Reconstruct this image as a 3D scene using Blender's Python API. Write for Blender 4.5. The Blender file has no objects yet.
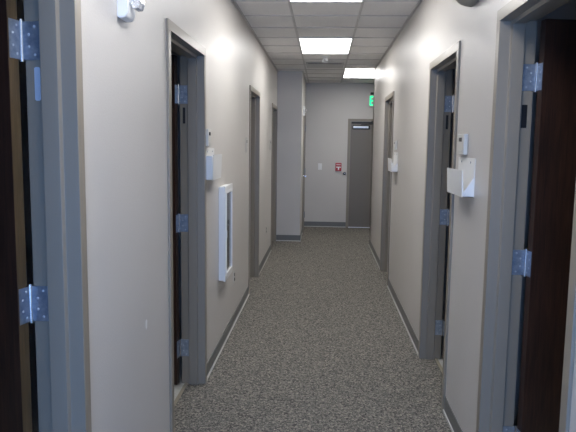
import bpy, bmesh, math
from mathutils import Matrix, Vector
C = bpy.context.scene.collection
W, H = 1.524, 2.743          # corridor width, ceiling height
YB = 11.85                   # back wall
YE = 9.74                    # far end of the right wall
TW = 0.14                    # partition thickness
YS = -1.7                    # end of the corridor behind the camera

# ------------------------------------------------------------------ materials
def mat(name, col, rough=.5, metal=0, spec=.5, emit=None, es=0, alpha=None):
    m = bpy.data.materials.new(name); m.use_nodes = True
    b = m.node_tree.nodes['Principled BSDF']
    b.inputs['Base Color'].default_value = (*col, 1)
    b.inputs['Roughness'].default_value = rough
    b.inputs['Metallic'].default_value = metal
    b.inputs['Specular IOR Level'].default_value = spec
    if emit:
        b.inputs['Emission Color'].default_value = (*emit, 1)
        b.inputs['Emission Strength'].default_value = es
    return m
def nodes(m):
    nt = m.node_tree
    return nt, nt.nodes, nt.links, nt.nodes['Principled BSDF']
def noise(nt, scale, detail=2, rough=.5, vec=None):
    n = nt.nodes.new('ShaderNodeTexNoise')
    n.inputs['Scale'].default_value = scale; n.inputs['Detail'].default_value = detail
    n.inputs['Roughness'].default_value = rough
    if vec: nt.links.new(vec, n.inputs['Vector'])
    return n
def objvec(nt, scale=(1,1,1)):
    t = nt.nodes.new('ShaderNodeTexCoord'); mp = nt.nodes.new('ShaderNodeMapping')
    mp.inputs['Scale'].default_value = scale
    nt.links.new(t.outputs['Object'], mp.inputs['Vector']); return mp.outputs['Vector']
def bump(nt, b, fac, strength, dist):
    bp = nt.nodes.new('ShaderNodeBump')
    bp.inputs['Strength'].default_value = strength; bp.inputs['Distance'].default_value = dist
    nt.links.new(fac, bp.inputs['Height']); nt.links.new(bp.outputs['Normal'], b.inputs['Normal'])
def ramp(nt, fac, stops):
    r = nt.nodes.new('ShaderNodeValToRGB'); e = r.color_ramp.elements
    while len(e) < len(stops): e.new(.5)
    for i, (p, c) in enumerate(stops): e[i].position = p; e[i].color = (*c, 1)
    nt.links.new(fac, r.inputs['Fac']); return r.outputs['Color']

def wall_mat(name, col):
    m = mat(name, col, .40, spec=.42)
    nt, ns, lk, b = nodes(m); v = objvec(nt)
    n = noise(nt, 1.3, 3, .5, v)
    c = ramp(nt, n.outputs['Fac'], [(.3, tuple(k*.965 for k in col)), (.7, tuple(k*1.02 for k in col))])
    lk.new(c, b.inputs['Base Color'])
    n2 = noise(nt, 130, 3, .55, v); bump(nt, b, n2.outputs['Fac'], .35, .0022)
    return m
M = {}
M['wall'] = wall_mat('painted_wall', (.580, .552, .520))
M['frame'] = mat('frame_paint', (.262, .228, .182), .33, spec=.5)
nt, ns, lk, b = nodes(M['frame']); n = noise(nt, 240, 2, .5, objvec(nt)); bump(nt, b, n.outputs['Fac'], .12, .001)
M['steel_door'] = mat('steel_door_paint', (.170, .152, .130), .42)
nt, ns, lk, b = nodes(M['steel_door']); n = noise(nt, 160, 2, .5, objvec(nt)); bump(nt, b, n.outputs['Fac'], .12, .001)
M['base'] = mat('vinyl_base', (.150, .152, .145), .38)
nt, ns, lk, b = nodes(M['base']); n = noise(nt, 60, 2, .5, objvec(nt)); bump(nt, b, n.outputs['Fac'], .1, .001)
M['toe'] = mat('base_toe', (.55, .55, .52), .4)
# carpet: small cut-pile specks
m = M['carpet'] = mat('carpet', (.13, .12, .1), .95, spec=.1)
nt, ns, lk, b = nodes(m); v = objvec(nt)
vo = nt.nodes.new('ShaderNodeTexVoronoi'); vo.inputs['Scale'].default_value = 130; lk.new(v, vo.inputs['Vector'])
sp = nt.nodes.new('ShaderNodeSeparateColor'); lk.new(vo.outputs['Color'], sp.inputs['Color'])
n = noise(nt, 52, 3, .6, v)
ad = nt.nodes.new('ShaderNodeMath'); ad.operation = 'MULTIPLY_ADD'; ad.inputs[1].default_value = .55
lk.new(sp.outputs['Red'], ad.inputs[0])
ml = nt.nodes.new('ShaderNodeMath'); ml.operation = 'MULTIPLY'; ml.inputs[1].default_value = .45
lk.new(n.outputs['Fac'], ml.inputs[0]); lk.new(ml.outputs[0], ad.inputs[2])
c = ramp(nt, ad.outputs[0], [(.18, (.050, .047, .045)), (.38, (.128, .122, .112)), (.54, (.188, .180, .162)), (.66, (.26, .243, .212)), (.78, (.38, .345, .285))])
lk.new(c, b.inputs['Base Color']); bump(nt, b, ad.outputs[0], .8, .006)
# mineral fibre ceiling tile
m = M['tile'] = mat('ceiling_tile', (.72, .71, .69), .95, spec=.1)
nt, ns, lk, b = nodes(m); v = objvec(nt, (1, 2.2, 1)); n = noise(nt, 70, 4, .7, v)
c = ramp(nt, n.outputs['Fac'], [(.34, (.70, .69, .675)), (.46, (.83, .82, .80)), (1, (.86, .85, .83))])
lk.new(c, b.inputs['Base Color']); bump(nt, b, n.outputs['Fac'], .3, .003)
M['grid'] = mat('ceiling_grid', (.56, .545, .525), .5)  # darker than the tiles: the bars' shadow line is put into the colour
nt, ns, lk, b = nodes(M['grid']); n = noise(nt, 90, 2, .5, objvec(nt)); bump(nt, b, n.outputs['Fac'], .05, .001)
# wood veneer
def wood(name, dark, light):
    m = mat(name, light, .42); nt, ns, lk, b = nodes(m)
    n = noise(nt, 9, 5, .6, objvec(nt, (5, 5, .45)))
    n2 = noise(nt, 60, 3, .6, objvec(nt, (3, 3, .12)))
    mx = nt.nodes.new('ShaderNodeMath'); mx.operation = 'MULTIPLY_ADD'; mx.inputs[1].default_value = .5
    lk.new(n.outputs['Fac'], mx.inputs[0])
    m2 = nt.nodes.new('ShaderNodeMath'); m2.operation = 'MULTIPLY'; m2.inputs[1].default_value = .5
    lk.new(n2.outputs['Fac'], m2.inputs[0]); lk.new(m2.outputs[0], mx.inputs[2])
    c = ramp(nt, mx.outputs[0], [(.36, dark), (.64, light)]); lk.new(c, b.inputs['Base Color']); return m
M['wood'] = wood('dark_wood_veneer', (.016, .008, .006), (.055, .024, .015))
M['edge'] = wood('door_edge_wood', (.055, .034, .014), (.115, .074, .034))
# satin steel hinge
m = M['steel'] = mat('satin_steel', (.40, .46, .54), .36, metal=.8)
nt, ns, lk, b = nodes(m); n = noise(nt, 45, 3, .6, objvec(nt))
c = ramp(nt, n.outputs['Fac'], [(.3, (.27, .32, .40)), (.7, (.43, .48, .55))]); lk.new(c, b.inputs['Base Color'])
M['chrome'] = mat('bright_metal', (.85, .88, .92), .16, metal=1)
M['screw'] = mat('screw_head', (.55, .6, .66), .5)
M['label'] = mat('rating_label', (.60, .66, .76), .3, metal=.2)
M['shaded_label'] = mat('shaded_label', (.012, .012, .014), .35)  # near-black copy of the rating label, shade put into its colour
M['white'] = mat('white_plastic', (.80, .80, .79), .35)
M['enamel'] = mat('white_enamel', (.80, .80, .79), .28)
M['ivory'] = mat('ivory_plastic', (.58, .57, .53), .4)
M['buff'] = mat('buff_plastic', (.50, .48, .455), .4)
M['lcd'] = mat('display', (.06, .06, .065), .2)
M['black'] = mat('black_plastic', (.012, .012, .012), .4)
M['red'] = mat('red_plastic', (.42, .035, .04), .35)
M['pink'] = mat('pale_print', (.62, .42, .42), .4)
M['glassdark'] = mat('cabinet_glass', (.075, .085, .09), .08)
M['bowl'] = mat('fixture_shell', (.36, .34, .28), .5)
M['vinyl'] = mat('vinyl_tile', (.60, .60, .57), .3)
nt, ns, lk, b = nodes(M['vinyl']); n = noise(nt, 25, 4, .6, objvec(nt))
c = ramp(nt, n.outputs['Fac'], [(.35, (.52, .52, .49)), (.65, (.63, .63, .60))]); lk.new(c, b.inputs['Base Color'])
M['strip'] = mat('transition_strip', (.34, .30, .23), .45)
M['ventdark'] = mat('vent_throat', (.07, .075, .07), .7)
M['ventmetal'] = mat('vent_metal', (.5, .5, .48), .4)
M['alu'] = mat('aluminium', (.78, .80, .84), .35, metal=.6)
M['green'] = mat('exit_green', (.0, .5, .22), .4, emit=(.0, 1, .36), es=1.5)
M['lens'] = mat('lamp_lens', (.9, .9, .9), .4, emit=(1, .99, .98), es=12)
g = bpy.data.materials.new('clear_lens'); g.use_nodes = True; M['clear'] = g
b = g.node_tree.nodes['Principled BSDF']; b.inputs['Base Color'].default_value = (.93, .94, .96, 1); b.inputs['Roughness'].default_value = .05
b.inputs['Transmission Weight'].default_value = .75; b.inputs['IOR'].default_value = 1.5
g = bpy.data.materials.new('window_glass'); g.use_nodes = True; M['glass'] = g; nt = g.node_tree; nt.nodes.clear()
o = nt.nodes.new('ShaderNodeOutputMaterial'); mx = nt.nodes.new('ShaderNodeMixShader'); tr = nt.nodes.new('ShaderNodeBsdfTransparent'); gl = nt.nodes.new('ShaderNodeBsdfGlossy')
gl.inputs['Roughness'].default_value = .02; mx.inputs[0].default_value = .08
nt.links.new(tr.outputs[0], mx.inputs[1]); nt.links.new(gl.outputs[0], mx.inputs[2]); nt.links.new(mx.outputs[0], o.inputs['Surface'])

# ------------------------------------------------------------------ mesh helpers
def box(bm, x0, x1, y0, y1, z0, z1):
    x0, x1 = min(x0, x1), max(x0, x1); y0, y1 = min(y0, y1), max(y0, y1); z0, z1 = min(z0, z1), max(z0, z1)
    v = [bm.verts.new(p) for p in ((x0,y0,z0),(x1,y0,z0),(x1,y1,z0),(x0,y1,z0),(x0,y0,z1),(x1,y0,z1),(x1,y1,z1),(x0,y1,z1))]
    for f in ((3,2,1,0),(4,5,6,7),(0,1,5,4),(1,2,6,5),(2,3,7,6),(3,0,4,7)): bm.faces.new([v[i] for i in f])
def prism(bm, pts, axis, a, b):
    """closed outline pts in the two other axes, extruded from a to b along axis"""
    def P(p, t):
        q = list(p); q.insert(axis, t); return q
    va = [bm.verts.new(P(p, a)) for p in pts]; vb = [bm.verts.new(P(p, b)) for p in pts]
    bm.faces.new(va); bm.faces.new(vb[::-1]); n = len(pts)
    for i in range(n): bm.faces.new([va[i], va[(i+1) % n], vb[(i+1) % n], vb[i]])
def lathe(bm, prof, org, axis='z', seg=24):
    """prof: (radius, height) list; axis letter with sign, e.g. 'x', '-z'"""
    org = Vector(org); s = -1 if axis[0] == '-' else 1; ax = axis[-1]
    def P(r, h, t):
        a, b_ = r*math.cos(t), r*math.sin(t); h *= s
        return org + Vector({'x': (h, a, b_), 'y': (a, h, b_), 'z': (a, b_, h)}[ax])
    rings = [[bm.verts.new(P(max(r, 1e-5), h, 2*math.pi*i/seg)) for i in range(seg)] for r, h in prof]
    for a, b_ in zip(rings, rings[1:]):
        for i in range(seg): bm.faces.new([a[i], a[(i+1) % seg], b_[(i+1) % seg], b_[i]])
    bm.faces.new(rings[0][::-1]); bm.faces.new(rings[-1])
def obj(name, bm, m, parent=None, bev=0, smooth=False, seg=2):
    bmesh.ops.recalc_face_normals(bm, faces=bm.faces)
    me = bpy.data.meshes.new(name); bm.to_mesh(me); bm.free(); me.materials.append(m)
    o = bpy.data.objects.new(name, me); C.objects.link(o)
    if parent: o.parent = parent
    if smooth:
        for p in me.polygons: p.use_smooth = True
    if bev:
        mo = o.modifiers.new('bevel', 'BEVEL'); mo.width = bev; mo.segments = seg; mo.limit_method = 'ANGLE'; mo.angle_limit = .6
        for p in me.polygons: p.use_smooth = True
        w = o.modifiers.new('wn', 'WEIGHTED_NORMAL'); w.keep_sharp = False
    return o
def B(*boxes):
    bm = bmesh.new()
    for b_ in boxes: box(bm, *b_)
    return bm
def tag(o, label, cat, group=None, kind=None):
    o['label'] = label; o['category'] = cat
    if group: o['group'] = group
    if kind: o['kind'] = kind
    return o
def empty(name, loc=(0,0,0)):
    o = bpy.data.objects.new(name, None); C.objects.link(o); o.location = loc; o.empty_display_size = .05; return o
def copy_tree(o, parent=None):
    c = o.copy(); C.objects.link(c); c.parent = parent
    for ch in [k for k in C.objects if k.parent == o]: copy_tree(ch, c)
    return c
class Side:
    """x of a depth w measured from the wall face into the corridor"""
    def __init__(s, left): s.left = left; s.x0 = 0 if left else W; s.s = 1 if left else -1
    def X(s, w): return s.x0 + s.s*w
L, R = Side(True), Side(False)

# ------------------------------------------------------------------ doors (positions along the corridor: outer frame edges)
DL = [(0.955, 1.910), (2.985, 3.930), (6.300, 7.255), (9.030, 9.985)]
DR = [(1.815, 2.822), (3.590, 4.560), (6.865, 7.810)]
OT = 2.180   # outer top of frames
FH = .050    # face width

def wall_with_doors(name, sd, y0, y1, doors, label):
    bm = bmesh.new(); y = y0
    for a, b_ in doors:
        box(bm, sd.X(0), sd.X(-TW), y, a+.012, 0, 2.752); box(bm, sd.X(0), sd.X(-TW), a+.012, b_-.012, OT-.012, 2.752); y = b_-.012
    box(bm, sd.X(0), sd.X(-TW), y, y1, 0, 2.752)
    return tag(obj(name, bm, M['wall']), label, 'wall', kind='structure')
wl = wall_with_doors('wall_left', L, YS, 10.14, DL, 'long off-white painted wall along the left side of the corridor')
wr = wall_with_doors('wall_right', R, YS, YE, DR, 'long off-white painted wall along the right side of the corridor')
# small unpainted fleck on the left wall
bm = bmesh.new(); prism(bm, [(2.578,.808),(2.592,.815),(2.606,.806),(2.603,.776),(2.588,.768),(2.577,.785)], 0, -.001, .0006)
obj('paint_chip', bm, M['white'], wl)
tag(obj('wall_left_return', B((.0, .40, 10.0, 10.14, 0, 2.752)), M['wall']), 'short off-white wall facing the camera at the far end of the left wall', 'wall', kind='structure')
# wall after the jog, with its door opening
SJ = Side(True); SJ.x0 = .40
DJ = (10.90, 11.82)
bm = bmesh.new()
box(bm, .40, .26, 10.14, DJ[0]+.012, 0, 2.752); box(bm, .40, .26, DJ[0]+.012, DJ[1]-.012, OT-.012, 2.752); box(bm, .40, .26, DJ[1]-.012, YB, 0, 2.752)
tag(obj('wall_left_far', bm, M['wall']), 'narrow sliver of off-white side wall beyond the left wall corner, beside the back wall', 'wall', kind='structure')
# back wall with exit door opening
XD = (1.215, 2.215); OTB = 2.085
bm = bmesh.new(); box(bm, .26, XD[0]+.012, YB, YB+.14, 0, 2.752); box(bm, XD[0]+.012, XD[1]-.012, YB, YB+.14, OTB-.012, 2.752); box(bm, XD[1]-.012, 5.0, YB, YB+.14, 0, 2.752)
tag(obj('wall_back', bm, M['wall']), 'off-white back wall closing the far end of the corridor', 'wall', kind='structure')
tag(obj('wall_right_far', B((W, 5.0, YE-.14, YE, 0, 2.752)), M['wall']), 'off-white wall of the side corridor turning right beyond the right wall', 'wall', kind='structure')
tag(obj('wall_side_corridor', B((5.0, 5.14, YE-.14, YB+.14, 0, 2.752)), M['wall']), 'off-white wall closing the side corridor out of view on the right', 'wall', kind='structure')
# rooms behind the doors
def rooms(sd, cuts, y0, y1, side):
    bm = bmesh.new(); box(bm, sd.X(-3.0), sd.X(-3.14), y0, y1, 0, 2.752)
    for y in cuts: box(bm, sd.X(-TW), sd.X(-3.0), y-.06, y+.06, 0, 2.752)
    tag(obj('wall_'+side+'_rooms', bm, M['wall']), 'off-white partition walls of the unlit rooms behind the %s doors' % side, 'wall', kind='structure')
    f = tag(obj('floor_'+side+'_rooms', B((sd.X(-.112), sd.X(-3.14), y0, y1, -.02, .001)), M['vinyl']), 'pale vinyl floor of the unlit rooms behind the %s doors' % side, 'floor', kind='structure')
    tag(obj('ceiling_'+side+'_rooms', B((sd.X(-TW), sd.X(-3.14), y0, y1, 2.752, 2.80)), M['tile']), 'ceiling of the unlit rooms behind the %s doors' % side, 'ceiling', kind='structure')
rooms(L, [YS-.06, .55, 2.42, 4.6, 7.75, 10.2, 12.05], YS, 12.1, 'left')
rooms(R, [YS-.06, 1.4, 3.15, 5.3, 8.6], YS, YE-.14, 'right')

# floor, ceiling
tag(obj('floor', B((-.112, W+.112, YS, YE-.14, -.04, 0), (-.112, 5.0, YE-.14, YB+.14, -.04, 0)), M['carpet']), 'grey-brown speckled carpet along the whole corridor', 'floor', kind='structure')
ce = tag(obj('ceiling', B((-TW, W+TW, YS, YE-.14, 2.750, 2.80), (-TW, 5.14, YE-.14, YB+.14, 2.750, 2.80)), M['tile']), 'white suspended tile ceiling with metal grid above the corridor', 'ceiling', kind='structure')
bm = bmesh.new()
GX = (.459, 1.060); Y0, PY = 5.155, .5725
ys = [Y0 + PY*k for k in range(-14, 12)]
for gx in GX: box(bm, gx-.010, gx+.010, YS, YB, H-.001, 2.7502)
for gx in (1.66, 2.26, 2.86, 3.46, 4.06, 4.66): box(bm, gx-.010, gx+.010, YE, YB, H-.001, 2.7502)
for y in ys:
    if YS < y < YB: box(bm, 0, W if y < YE-.1 else 5.0, y-.007, y+.007, H, 2.7502)
obj('ceiling_grid', bm, M['grid'], ce)
tag(obj('trim_ceiling', B((0, .018, YS, 10.0, H-.004, 2.7502), (W-.018, W, YS, YE, H-.004, 2.7502), (0, .40, 9.982, 10.0, H-.004, 2.7502), (.40, .418, 10.0, YB, H-.004, 2.7502), (.40, 5, YB-.018, YB, H-.004, 2.7502)), M['grid']),
    'grey metal wall angle where the tile ceiling meets the walls', 'trim', kind='structure')

# baseboards
def base(name, label, x0, x1, y0, y1, nx, ny):
    """run on the wall line; (nx, ny) points into the corridor"""
    def bb(t, z0, z1):
        return (x0 + min(0, nx*t), x1 + max(0, nx*t), y0 + min(0, ny*t), y1 + max(0, ny*t), z0, z1)
    o = tag(obj(name, B(bb(.006, .014, .102)), M['base'], bev=.002), label, 'baseboard', kind='structure')
    obj('toe_edge', B(bb(.012, 0, .0145)), M['toe'], o)['label'] = 'pale toe edge along the carpet'
def run(sd, name, spans, labels):
    for (a, b_), lb in zip(spans, labels): base(name, lb, sd.x0, sd.x0, a, b_, sd.s, 0)
run(L, 'baseboard_left', [(YS, .955), (1.91, 2.985), (3.93, 6.30), (7.255, 9.03)],
    ['grey vinyl baseboard on the left wall before the nearest door', 'grey vinyl baseboard between the first and second left doors',
     'grey vinyl baseboard between the second and third left doors, under the white cabinet', 'grey vinyl baseboard between the third and last left doors'])
run(R, 'baseboard_right', [(YS, 1.815), (2.822, 3.59), (4.56, 6.865), (7.81, YE)],
    ['grey vinyl baseboard on the right wall before the nearest door', 'grey vinyl baseboard between the first and second right doors',
     'grey vinyl baseboard between the second and third right doors', 'grey vinyl baseboard from the last right door to the wall end'])
base('baseboard_return', 'blue-grey vinyl baseboard of the short wall facing the camera', 0, .412, 10.0, 10.0, 0, -1)
base('baseboard_left_far', 'grey vinyl baseboard of the side wall sliver beyond the left corner', .40, .40, 10.0, 10.90, 1, 0)
base('baseboard_back', 'grey vinyl baseboard of the back wall left of the exit door', .40, 1.215, YB, YB, 0, -1)
base('baseboard_back', 'grey vinyl baseboard of the back wall right of the exit door', 2.215, 5, YB, YB, 0, -1)

# ------------------------------------------------------------------ hinged wooden door in a double-rabbet steel frame
def frame_mesh(sd, a, b_, top, wf=.012, wb=-.146):
    bm = bmesh.new()
    # jamb outline in (x, y): face, corridor rabbet, stop, room rabbet; the head repeats it
    def jamb(yo, d):
        pts = [(wf, 0), (wf, FH), (-.036, FH), (-.040, FH+.016), (-.093, FH+.016), (-.097, FH), (wb, FH), (wb, 0), (wb+.011, 0), (wb+.011, .012), (0.0, .012), (0.0, 0)]
        prism(bm, [(sd.X(w), yo + d*u) for w, u in pts], 2, 0, top-FH-.0)
    jamb(a, 1); jamb(b_, -1)
    pts = [(wf, 0), (wf, FH), (-.036, FH), (-.040, FH+.016), (-.093, FH+.016), (-.097, FH), (wb, FH), (wb, 0), (wb+.011, 0), (wb+.011, .012), (0.0, .012), (0.0, 0)]
    # head: outline in (x, z) extruded along y
    prism(bm, [(sd.X(w), top-u) for w, u in pts], 1, a, b_)
    return bm
HZ = (1.890, 1.075, .245)
def hinge_on(root, sd, b_, ang, z, detail):
    """hinge at the far jamb; b_ = outer far edge of the frame"""
    yj = b_-FH; px, py = -.156, yj-.003
    hm = bmesh.new()
    # leaf on the jamb rabbet
    box(hm, sd.X(-.098), sd.X(-.151), yj-.0025, yj, z-.057, z+.057)
    hg = obj('hinge', hm, M['steel'], root, bev=.0008)
    def turn(u, w):
        """closed-door point (u toward camera from pivot, w into corridor from pivot) after opening"""
        c, s = math.cos(ang), math.sin(ang)
        return (px + w*c - u*s, py - (u*c + w*s))
    def rect(u0, u1, w0, w1):
        return [(sd.X(p[0]), p[1]) for p in (turn(u0, w0), turn(u1, w0), turn(u1, w1), turn(u0, w1))]
    dm = bmesh.new(); prism(dm, rect(-.002, .0012, .002, .052), 2, z-.057, z+.057)
    obj('door_leaf', dm, M['steel'], hg)['label'] = 'leaf screwed to the wooden door edge'
    pm = bmesh.new(); lathe(pm, [(.004, -.064), (.0068, -.0625), (.0068, .0625), (.004, .064)], (sd.X(px), py, z), 'z', 14)
    obj('hinge_pin', pm, M['chrome'], hg, smooth=False)['label'] = 'bright round hinge knuckle'
    if detail:
        for k, (dz, w) in enumerate(((.042, -.114), (.018, -.132), (-.018, -.132), (-.042, -.114))):
            s_ = bmesh.new(); lathe(s_, [(.0042, 0), (.0035, .0012), (.0, .0014)], (sd.X(w), yj-.0025, z+dz), '-y', 10)
            obj('screw', s_, M['screw'], hg)
            s_ = bmesh.new(); u = .0012; w2 = .020 if k in (0, 3) else .036
            q = turn(-.0018, w2); q2 = turn(-.0035, w2)
            d = Vector((sd.X(q2[0])-sd.X(q[0]), q2[1]-q[1], 0)).normalized()
            lathe(s_, [(.0042, 0), (.0035, .0012), (.0, .0014)], (0, 0, 0), 'z', 10)
            s_.transform(Matrix.Translation((sd.X(q[0]), q[1], z+dz)) @ d.to_track_quat('Z', 'Y').to_matrix().to_4x4())
            obj('screw', s_, M['screw'], hg)
    return turn
def room_door(n, sd, a, b_, label, ang=100, detail=False, plate=None):
    ang = math.radians(ang)
    root = tag(empty('door_%d' % n, (0, 0, 0)), label, 'door', kind='structure')
    obj('door_frame', frame_mesh(sd, a, b_, OT), M['frame'], root, bev=.0018)['label'] = 'grey-taupe painted steel door frame'
    for z in HZ: turn = hinge_on(root, sd, b_, ang, z, detail)
    wid = (b_-a) - 2*FH - .006
    pts = [turn(.0, .013), turn(wid, .013), turn(wid, .057), turn(.0, .057)]
    bm = bmesh.new(); prism(bm, [(sd.X(x), y) for x, y in pts], 2, .012, OT-FH-.004)
    slab = obj('door_leaf_panel', bm, M['wood'], root)
    slab.name = 'door_panel'; slab['label'] = 'dark brown wood veneer door panel'
    # hinge-edge banding: door one paler, the rest darkened in colour for shade
    pts = [turn(-.0008, .0145), turn(.0012, .0145), turn(.0012, .0555), turn(-.0008, .0555)]
    bm = bmesh.new(); prism(bm, [(sd.X(x), y) for x, y in pts], 2, .012, OT-FH-.004)
    obj('edge_band', bm, M['edge' if n == 1 else 'wood'], slab)
    # lever and rose near the free edge, both faces
    for w0, sg in ((.013, -1), (.057, 1)):
        bm = bmesh.new()
        uc = wid-.065
        lathe(bm, [(.026, 0), (.026, .006), (.011, .009), (.011, .045), (.009, .050)], (0, 0, 0), 'z', 20)
        box(bm, -.009, .009, -.10, .009, .038, .052)
        q0 = turn(uc, w0); q1 = turn(uc, w0+sg*.05); qu = turn(uc+.1, w0)
        o0 = Vector((sd.X(q0[0]), q0[1], 0)); zz = (Vector((sd.X(q1[0]), q1[1], 0))-o0).normalized(); yy = (Vector((sd.X(qu[0]), qu[1], 0))-o0).normalized()
        xx = yy.cross(zz); mt = Matrix((xx, yy, zz)).transposed().to_4x4(); mt.translation = o0+Vector((0, 0, 1.0)); bm.transform(mt)
        obj('lever_handle', bm, M['steel'], slab, bev=.002)
    if plate:
        m_, z0, z1, w0, w1 = plate; yj = b_-FH
        bm = bmesh.new(); r = .004 if m_ == 'label' else .0015
        prism(bm, [(sd.X(w0), z0+r), (sd.X(w0-math.copysign(r, w0-w1)), z0), (sd.X(w1+math.copysign(r, w0-w1)), z0), (sd.X(w1), z0+r), (sd.X(w1), z1-r), (sd.X(w1+math.copysign(r, w0-w1)), z1), (sd.X(w0-math.copysign(r, w0-w1)), z1), (sd.X(w0), z1-r)], 1, yj-.0012, yj)
        obj('rating_label', bm, M[m_], root)['label'] = 'small rounded label plate on the jamb below the top hinge'
    # transition strip under the door
    obj('threshold', B((sd.X(-.104), sd.X(-.126), a+FH, b_-FH, 0, .006)), M['strip'], root, bev=.002)['label'] = 'tan strip between carpet and vinyl floor'
    return root
room_door(1, L, *DL[0], 'nearest open wooden door and frame on the left, silver hinges at the picture edge', 103, True, ('label', 1.711, 1.812, -.101, -.119))
room_door(2, L, *DL[1], 'second open door and frame on the left, before the white extinguisher cabinet', 100, True, ('shaded_label', 1.71, 1.81, -.112, -.128))
room_door(3, L, *DL[2], 'third door and frame on the left, beyond the white extinguisher cabinet', 100)
room_door(4, L, *DL[3], 'farthest door and frame on the left, at the corner with the short wall', 100)
room_door(5, R, *DR[0], 'nearest open dark wooden door and frame on the right edge of the picture', 98, True, ('shaded_label', 1.673, 1.773, -.101, -.125))
room_door(6, R, *DR[1], 'second open door and frame on the right, just past the white wall pocket', 100, True, ('shaded_label', 1.71, 1.81, -.112, -.128))
room_door(7, R, *DR[2], 'farthest door and frame on the right, toward the exit sign', 100)

# door in the far left side wall: closed
root = tag(empty('door_8'), 'closed door seen edge-on in the side wall beyond the left corner', 'door', kind='structure')
obj('door_frame', frame_mesh(SJ, DJ[0], DJ[1], OT), M['frame'], root, bev=.0018)
sl = obj('door_panel', B((.40+.006, .40-.036, DJ[0]+FH+.003, DJ[1]-FH-.003, .012, OT-FH-.003)), M['steel_door'], root, bev=.001)
for z in HZ:
    h = obj('hinge', B((.407, .4095, DJ[1]-FH-.03, DJ[1]-FH+.03, z-.055, z+.055)), M['steel'], root)
    bm = bmesh.new(); lathe(bm, [(.007, -.06), (.007, .06)], (.418, DJ[1]-FH, z), 'z', 12); obj('hinge_pin', bm, M['chrome'], h)
bm = bmesh.new(); lathe(bm, [(.028, 0), (.028, .007), (.011, .01), (.011, .05), (.009, .055)], (.406, DJ[0]+.13, 1.02), 'x', 20); box(bm, .445, .459, DJ[0]+.12, DJ[0]+.24, 1.011, 1.029)
obj('lever_handle', bm, M['chrome'], sl, bev=.002)

# exit door in the back wall
root = tag(empty('door_9'), 'grey closed exit door with overhead closer in the back wall', 'door', kind='structure')
bm = bmesh.new(); x0, x1 = XD
f0, f1 = YB-.012, YB+.152
def bj(xo, d):
    pts = [(0, f0), (.05, f0), (.05, YB+.036), (.066, YB+.04), (.066, YB+.101), (.05, YB+.105), (.05, f1), (0, f1), (0, f1-.011), (.012, f1-.011), (.012, YB), (0, YB)]
    prism(bm, [(xo+d*u, y) for u, y in pts], 2, 0, OTB-FH)
bj(x0, 1); bj(x1, -1)
prism(bm, [(y, OTB-u) for u, y in [(0, f0), (.05, f0), (.05, YB+.036), (.066, YB+.04), (.066, YB+.101), (.05, YB+.105), (.05, f1), (0, f1), (0, f1-.011), (.012, f1-.011), (.012, YB), (0, YB)]], 0, x0, x1)
obj('door_frame', bm, M['frame'], root, bev=.0018)
sl = obj('door_panel', B((x0+.053, x1-.053, YB-.008, YB+.036, .012, OTB-FH-.003)), M['steel_door'], root, bev=.001)
sl['label'] = 'grey painted steel door panel'
cl = obj('door_closer', B((1.315, 1.60, YB-.060, YB-.008, 1.905, 1.945)), M['alu'], root, bev=.006); cl['label'] = 'silver overhead closer body'
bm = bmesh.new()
def bar(bm, p, q, t):
    p, q = Vector(p), Vector(q); d = q-p; L_ = d.length; n0 = len(bm.verts)
    tmp = bmesh.new(); box(tmp, -t, t, -t, t, 0, L_); tmp.transform(Matrix.Translation(p) @ d.to_track_quat('Z', 'Y').to_matrix().to_4x4())
    me = bpy.data.meshes.new('t'); tmp.to_mesh(me); tmp.free(); bm.from_mesh(me); bpy.data.meshes.remove(me)
bar(bm, (1.47, YB-.035, 1.945), (1.47, YB-.035, 1.975), .010)
bar(bm, (1.47, YB-.035, 1.972), (1.76, YB-.16, 1.985), .008)
bar(bm, (1.76, YB-.16, 1.993), (1.66, YB-.012, 2.045), .008)
box(bm, x0+.07, x1-.07, YB-.024, YB-.0085, 1.992, 2.026)  # dark strip across the door top stands in for shade under the head
box(bm, 1.30, 1.63, YB-.014, YB-.0085, 1.885, 1.962)
obj('closer_arm_and_shade', bm, M['black'], cl)['label'] = 'dark jointed closer arm, with a dark strip put in for shade'
obj('threshold', B((x0+.05, x1-.05, YB-.03, YB+.1, 0, .014)), M['alu'], root, bev=.003)['label'] = 'bright metal strip put in for the light under the door'  # bright bar stands in for light showing under the door
bm = bmesh.new(); box(bm, x0+.10, x1-.10, YB-.030, YB-.008, 1.00, 1.05)
bm.transform(Matrix.Identity(4)); bm.free()
bm = bmesh.new(); lathe(bm, [(.030, 0), (.030, .007), (.012, .01), (.012, .05), (.010, .055)], (x1-.115, YB-.008, 1.0), '-y', 20); box(bm, x1-.22, x1-.105, YB-.060, YB-.046, .991, 1.009)
obj('lever_handle', bm, M['chrome'], sl, bev=.002)

# ------------------------------------------------------------------ ceiling lights
def troffer(x0, x1, y0, y1, label, grp='recessed ceiling light panels'):
    cx, cy = (x0+x1)/2, (y0+y1)/2
    r = tag(empty('ceiling_light', (cx, cy, H)), label, 'ceiling light', grp)
    hx, hy = (x1-x0)/2, (y1-y0)/2; f = .016
    bm = B((-hx, hx, -hy, -hy+f, -.006, .001), (-hx, hx, hy-f, hy, -.006, .001), (-hx, -hx+f, -hy+f, hy-f, -.006, .001), (hx-f, hx, -hy+f, hy-f, -.006, .001))
    obj('frame', bm, M['white'], r, bev=.001)
    obj('diffuser', B((-hx+f, hx-f, -hy+f, hy-f, -.003, .001)), M['lens'], r)['label'] = 'glowing white diffuser panel'
    return r
troffer(.462, 1.060, Y0-2*PY, Y0, 'nearest bright ceiling light panel, cut by the top edge of the picture')
troffer(.462, 1.060, Y0+3*PY, Y0+5*PY, 'bright middle ceiling light panel, whole in view')
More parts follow.
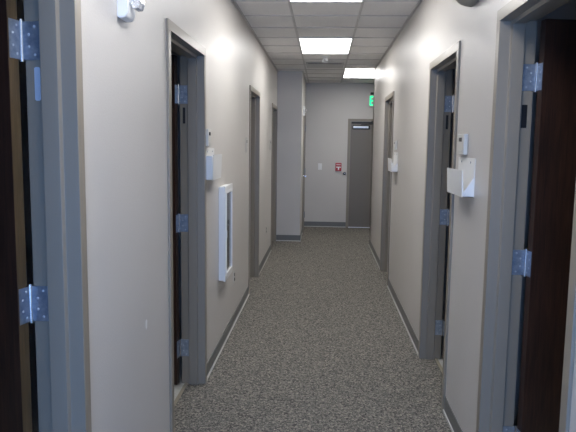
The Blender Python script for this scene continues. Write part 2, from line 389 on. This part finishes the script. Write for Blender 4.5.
troffer(1.064, 1.655, Y0+8*PY-.09, Y0+10*PY-.06, 'farthest bright ceiling light panel, partly behind the end of the right wall')
troffer(.462, 1.060, Y0-7*PY, Y0-5*PY, 'added ceiling light panel, unseen above the near doors, brightening the near walls')  # unseen panel, added to brighten the near walls

# sprinkler head
r = tag(empty('sprinkler_head', (.757, 8.34, 2.75)), 'small white sprinkler head on the ceiling just beyond the middle light panel', 'sprinkler')
bm = bmesh.new(); lathe(bm, [(.062, 0), (.060, .006), (.040, .014), (.022, .018)], (0, 0, 0), '-z', 28); obj('escutcheon', bm, M['white'], r, smooth=True)
bm = bmesh.new(); lathe(bm, [(.014, .017), (.014, .045), (.008, .048)], (0, 0, 0), '-z', 16); box(bm, -.032, -.020, -.006, .006, -.072, -.028); box(bm, .020, .032, -.006, .006, -.072, -.028); box(bm, -.032, .032, -.006, .006, -.038, -.028)
obj('frame_arm', bm, M['white'], r, bev=.002)
bm = bmesh.new(); lathe(bm, [(.012, .070), (.036, .073), (.036, .077), (.0, .078)], (0, 0, 0), '-z', 24); obj('deflector', bm, M['white'], r)

# ceiling air diffuser
vx, vy = .757, Y0+PY*6.5+.30
r = tag(empty('air_diffuser', (vx, vy, H)), 'grey ceiling air vent with dark slots beyond the sprinkler head', 'vent')
hx = .27
obj('frame', B((-hx, hx, -hx, -hx+.03, -.008, .001), (-hx, hx, hx-.03, hx, -.008, .001), (-hx, -hx+.03, -hx+.03, hx-.03, -.008, .001), (hx-.03, hx, -hx+.03, hx-.03, -.008, .001)), M['ventmetal'], r, bev=.002)
obj('throat', B((-hx+.03, hx-.03, -hx+.03, hx-.03, 0, .002)), M['ventdark'], r)
obj('plaque', B((-.239, .239, -.205, .205, -.016, -.009)), M['ventmetal'], r, bev=.003)
obj('stem', B((-.02, .02, -.02, .02, -.013, .001)), M['ventdark'], r)

# ------------------------------------------------------------------ wall fittings
def place(sd, name, y, z): return empty(name, (sd.x0, y, z))
def LB(sd, w0, w1, y0, y1, z0, z1): return (sd.s*w0, sd.s*w1, y0, y1, z0, z1)
# thermostats / room control plates
def control(sd, y0, y1, z0, z1, label, m='ivory', dp=.024):
    r = tag(place(sd, 'thermostat', (y0+y1)/2, (z0+z1)/2), label, 'thermostat', 'thermostats beside the doors')
    hy, hz = (y1-y0)/2, (z1-z0)/2
    obj('housing', B(LB(sd, 0, dp, -hy, hy, -hz, hz)), M[m], r, bev=.004)
    obj('display', B(LB(sd, dp-.0005, dp+.0012, -hy*.42, hy*.42, hz*.28, hz*.66)), M['lcd'], r)['label'] = 'small dark display window'
    obj('button_strip', B(LB(sd, dp-.0005, dp+.0022, -hy*.6, hy*.6, -hz*.75, -hz*.55)), M[m], r, bev=.001)
control(R, 3.305, 3.465, 1.545, 1.655, 'white thermostat on the right wall directly above the nearest right wall pocket')
control(L, 3.932, 4.045, 1.568, 1.678, 'white thermostat on the left wall directly above the left wall pocket')
control(R, 6.46, 6.57, 1.545, 1.64, 'thermostat on the right wall above the far right wall pocket')
control(L, 6.01, 6.09, 1.50, 1.65, 'small wall-coloured thermostat on the left wall, just before the third door', 'buff', .010)
control(L, 8.71, 8.79, 1.50, 1.65, 'small wall-coloured thermostat on the left wall, just before the farthest door', 'buff', .010)
# chart pockets
def pocket(sd, y0, y1, z0, z1, d, label, hf=.135, gh=.10):
    r = tag(place(sd, 'wall_pocket', (y0+y1)/2, z0), label, 'file holder', 'white wall pockets for charts')
    hy = (y1-y0)/2; h = z1-z0; t = .004; s = sd.s
    obj('back_plate', B(LB(sd, 0, t, -hy, hy, 0, h)), M['enamel'], r, bev=.0015)
    bm = bmesh.new()
    # front panel leaning slightly out, floor and triangular gussets
    prism(bm, [(s*(d-.008), 0), (s*d, 0), (s*(d+.006), hf), (s*(d+.006-t), hf)], 1, -hy, hy)
    box(bm, s*t, s*(d-.004), -hy, hy, 0, t)
    for e in (-1, 1):
        ya, yb = (e*hy, e*(hy-t))
        prism(bm, [(s*t, 0), (s*(d-.004), 0), (s*(d-.004), .02 if gh < .11 else hf-.01), (s*t, gh)], 1, min(ya, yb), max(ya, yb))
    obj('pocket_tray', bm, M['enamel'], r)
    for e in (-1, 1):
        bm = bmesh.new(); lathe(bm, [(.006, 0), (.005, .002), (.001, .003)], (s*t, e*hy*.55, h-.022), 'x' if s > 0 else '-x', 12); obj('screw', bm, M['steel'], r)
pocket(R, 3.125, 3.500, 1.335, 1.530, .060, 'white metal file pocket on the right wall beside the second right door')
pocket(L, 3.935, 4.265, 1.350, 1.555, .052, 'white metal file pocket on the left wall between second door and extinguisher cabinet', .165, .160)
pocket(R, 6.36, 6.70, 1.320, 1.520, .060, 'white file pocket far down the right wall, beside the farthest right door')
# extinguisher cabinet
y0, y1, z0, z1, d = 4.46, 4.83, .562, 1.275, .050
r = tag(place(L, 'extinguisher_cabinet', (y0+y1)/2, z0), 'white fire extinguisher cabinet with tall dark glass pane on the left wall', 'cabinet')
hy, h = (y1-y0)/2, z1-z0
obj('cabinet_box', B((0, d-.012, -hy+.006, hy-.006, .006, h-.006)), M['enamel'], r, bev=.003)
gw, gz = .052, .055
dr = obj('door', B((d-.012, d, -hy, -hy+gw, 0, h), (d-.012, d, hy-gw, hy, 0, h), (d-.012, d, -hy+gw, hy-gw, 0, gz), (d-.012, d, -hy+gw, hy-gw, h-gz, h)), M['enamel'], r, bev=.002)
obj('inner_bezel', B((d-.003, d+.005, -hy+gw-.014, -hy+gw, gz-.014, h-gz+.014), (d-.003, d+.005, hy-gw, hy-gw+.014, gz-.014, h-gz+.014), (d-.003, d+.005, -hy+gw, hy-gw, gz-.014, gz), (d-.003, d+.005, -hy+gw, hy-gw, h-gz, h-gz+.014)), M['white'], dr, bev=.001)
obj('glass_pane', B((d-.011, d-.006, -hy+gw, hy-gw, gz, h-gz)), M['glassdark'], dr)['label'] = 'dark tall glass pane'
obj('pull_handle', B((d, d+.012, -hy+.010, -hy+.022, h*.5-.03, h*.5+.03)), M['white'], dr, bev=.003)
# outlets
def outlet(sd, y, z, label):
    r = tag(place(sd, 'wall_outlet', y, z), label, 'outlet', 'wall outlets low on the left wall')
    obj('cover_plate', B(LB(sd, 0, .005, -.036, .036, -.058, .058)), M['ivory'], r, bev=.002)
    for e in (-1, 1):
        o = obj('socket', B(LB(sd, .0045, .0065, -.017, .017, e*.021-.014, e*.021+.014)), M['lcd'], r, bev=.001)
outlet(L, 5.26, .425, 'duplex wall outlet low on the left wall, just past the extinguisher cabinet')
outlet(L, 8.28, .42, 'duplex wall outlet low on the left wall, between third and farthest doors')
# horn strobe, near left wall
r = tag(place(L, 'alarm_strobe', 2.33, 2.045), 'white fire alarm strobe with clear lens high on the near left wall', 'alarm')
bm = bmesh.new(); prism(bm, [(0, .0), (.012, -.006), (.032, -.001), (.042, .018), (.037, .20), (0, .20)], 1, -.055, .040)
obj('housing', bm, M['enamel'], r, bev=.004)
bm = bmesh.new(); prism(bm, [(.036, .060), (.052, .034), (.072, .036), (.080, .060), (.072, .110), (.055, .130), (.036, .14)], 1, -.030, .036)
obj('clear_lens', bm, M['clear'], r, bev=.003)['label'] = 'clear faceted strobe lens'
obj('reflector', B((.0375, .050, -.02, .028, .066, .128)), M['chrome'], r, bev=.003)
# second strobe on the far left side wall
r = tag(empty('alarm_strobe', (.399, 10.62, 2.155)), 'small white alarm strobe on the side wall edge beyond the left corner', 'alarm')
obj('housing', B((0, .028, -.055, .055, -.075, .075)), M['enamel'], r, bev=.004)
obj('clear_lens', B((.028, .060, -.03, .03, -.022, .028)), M['clear'], r, bev=.006)
# rounded fixture high on the right wall
r = tag(place(R, 'wall_sconce', 3.26, 2.312), 'dull grey rounded wall fixture high on the right wall, cut by the top edge', 'wall light')
bm = bmesh.new(); nu, nv = 24, 12; cols = []
for i in range(nu+1):
    t = math.pi*i/nu; col = []
    for j in range(nv+1):
        f = j/nv; e = math.sin(f*math.pi/2)**.55
        col.append(bm.verts.new((-.125*math.sin(t)*e, -.235*math.cos(t)*e, .13*(1-math.cos(f*math.pi/2)))))
    cols.append(col)
for i in range(nu):
    for j in range(nv): bm.faces.new([cols[i][j], cols[i+1][j], cols[i+1][j+1], cols[i][j+1]])
bmesh.ops.remove_doubles(bm, verts=bm.verts, dist=1e-5)
o = obj('shell', bm, M['bowl'], r, smooth=True)
sm = o.modifiers.new('s', 'SOLIDIFY'); sm.thickness = .004
obj('wall_plate', B((-.006, 0, -.18, .18, .02, .13)), M['bowl'], r)
# back wall: light switch, pull station, round fitting
r = tag(empty('light_switch', (.698, YB, 1.17)), 'white light switch plate on the back wall', 'switch')
obj('cover_plate', B((-.037, .037, -.006, 0, -.062, .062)), M['white'], r, bev=.003)
obj('toggle', B((-.016, .016, -.010, -.005, -.033, .033)), M['white'], r, bev=.002)
r = tag(empty('fire_alarm_pull', (1.052, YB+.001, 1.168)), 'red fire alarm pull station on the back wall left of the exit door', 'alarm')
obj('housing', B((-.058, .058, -.045, 0, -.078, .078)), M['red'], r, bev=.006)
bm = B((-.044, .044, -.056, -.044, -.012, .006), (-.012, .012, -.056, -.044, -.052, -.012)); obj('pull_handle', bm, M['white'], r, bev=.002)['label'] = 'white T-shaped pull handle'
obj('print_band', B((-.042, .042, -.0465, -.044, .034, .056)), M['pink'], r)
r = tag(empty('round_wall_fitting', (1.172, YB, 1.045)), 'small dark round metal fitting on the back wall beside the exit door frame', 'wall fitting')
bm = bmesh.new(); lathe(bm, [(.028, 0), (.028, .006), (.024, .010), (.015, .012), (.018, .026), (.019, .038), (.015, .048), (.006, .051)], (0, 0, 0), '-y', 24)
obj('knob', bm, M['lcd'], r, smooth=True)
bm = bmesh.new(); lathe(bm, [(.010, .046), (.008, .0525), (.002, .053)], (0, 0, .002), '-y', 16); obj('key_cap', bm, M['chrome'], r)
# exit sign
r = tag(empty('exit_sign', (1.755, YB, 2.425)), 'green lit EXIT sign above the exit door, half hidden by the right wall end', 'sign')
obj('housing', B((-.135, .135, -.075, 0, .105, .150)), M['black'], r, bev=.004)['label'] = 'black mounting canopy'
obj('top_rail', B((-.165, .165, -.048, -.026, .098, .110)), M['ventmetal'], r)
obj('panel', B((-.165, .165, -.043, -.031, -.115, .099)), M['ivory'], r, bev=.002)['label'] = 'pale edge-lit panel'
def glyph(rects):
    return rects
bm = bmesh.new(); hL = .175; zb = -.092; wd = .062; gp = .012; st = .022; xs = -.142; yy0, yy1 = -.047, -.0425
def poly(pts): prism(bm, [(x, z) for x, z in pts], 1, yy0, yy1)
def rc(x0, x1, z0, z1): poly([(x0, z0), (x1, z0), (x1, z1), (x0, z1)])
x = xs
rc(x, x+st, zb, zb+hL)
for k in (0, .5, 1): rc(x+st, x+wd, zb+(hL-st)*k, zb+(hL-st)*k+st)
x += wd+gp
poly([(x, zb), (x+st, zb), (x+wd, zb+hL), (x+wd-st, zb+hL)]); poly([(x+wd-st, zb), (x+wd, zb), (x+st, zb+hL), (x, zb+hL)])
x += wd+gp+.004; rc(x, x+st, zb, zb+hL); x += st+gp+.004
rc(x, x+wd, zb+hL-st, zb+hL); rc(x+wd/2-st/2, x+wd/2+st/2, zb, zb+hL-st)
obj('lettering', bm, M['green'], r)['label'] = 'glowing green letters EXIT'

# ------------------------------------------------------------------ corridor end behind the camera: assumed window, sized and placed for bluish daylight
wx0, wx1, wz0, wz1 = .12, 1.40, .12, 2.15
tag(obj('wall_front', B((-TW, wx0, YS-.14, YS, 0, 2.752), (wx1, W+TW, YS-.14, YS, 0, 2.752), (wx0, wx1, YS-.14, YS, 0, wz0), (wx0, wx1, YS-.14, YS, wz1, 2.752)), M['wall']), 'off-white end wall behind the camera with an assumed window opening', 'wall', kind='structure')
wn = tag(obj('assumed_window', B((wx0, wx0+.05, YS-.10, YS-.02, wz0, wz1), (wx1-.05, wx1, YS-.10, YS-.02, wz0, wz1), (wx0+.05, wx1-.05, YS-.10, YS-.02, wz0, wz0+.05), (wx0+.05, wx1-.05, YS-.10, YS-.02, wz1-.05, wz1)), M['frame']), 'assumed grey framed window behind the camera, added for bluish daylight', 'window', kind='structure')
obj('pane', B((wx0+.05, wx1-.05, YS-.064, YS-.058, wz0+.05, wz1-.05)), M['glass'], wn)
w = bpy.data.worlds.new('sky'); bpy.context.scene.world = w; w.use_nodes = True
bg = w.node_tree.nodes['Background']; bg.inputs['Color'].default_value = (.24, .47, 1, 1); bg.inputs['Strength'].default_value = 14
pl = bpy.data.lights.new('daylight_portal', 'AREA'); pl.shape = 'RECTANGLE'; pl.size = wx1-wx0; pl.size_y = wz1-wz0; pl.cycles.is_portal = True
po = bpy.data.objects.new('daylight_portal', pl); C.objects.link(po); po.location = ((wx0+wx1)/2, YS-.12, (wz0+wz1)/2)
po.rotation_euler = (math.pi/2, 0, math.pi)      # shines toward +y
po.rotation_euler = Vector((0, 1, 0)).to_track_quat('-Z', 'Z').to_euler()

# ------------------------------------------------------------------ camera
yaw, pitch, roll, f, cx, ch = .0565637, .1165019, .0131788, 613.794, .765941, 1.589029
fw = Vector((-math.sin(yaw)*math.cos(pitch), math.cos(yaw)*math.cos(pitch), -math.sin(pitch)))
rt = Vector((math.cos(yaw), math.sin(yaw), 0)); up = rt.cross(fw)
r2 = rt*math.cos(roll)+up*math.sin(roll); u2 = -rt*math.sin(roll)+up*math.cos(roll)
cam = bpy.data.cameras.new('camera'); co = bpy.data.objects.new('camera', cam); C.objects.link(co)
mt = Matrix((r2, u2, -fw)).transposed().to_4x4(); mt.translation = Vector((cx, 0, ch)); co.matrix_world = mt
cam.sensor_width = 36; cam.lens = f/576*36; cam.clip_start = .02
S = bpy.context.scene; S.camera = co
S.view_settings.view_transform = 'Standard'; S.view_settings.look = 'None'; S.view_settings.gamma = 1; S.view_settings.use_curve_mapping = False
S.view_settings.exposure = .12
S.cycles.max_bounces = 12; S.cycles.diffuse_bounces = 8; S.cycles.use_denoising = True
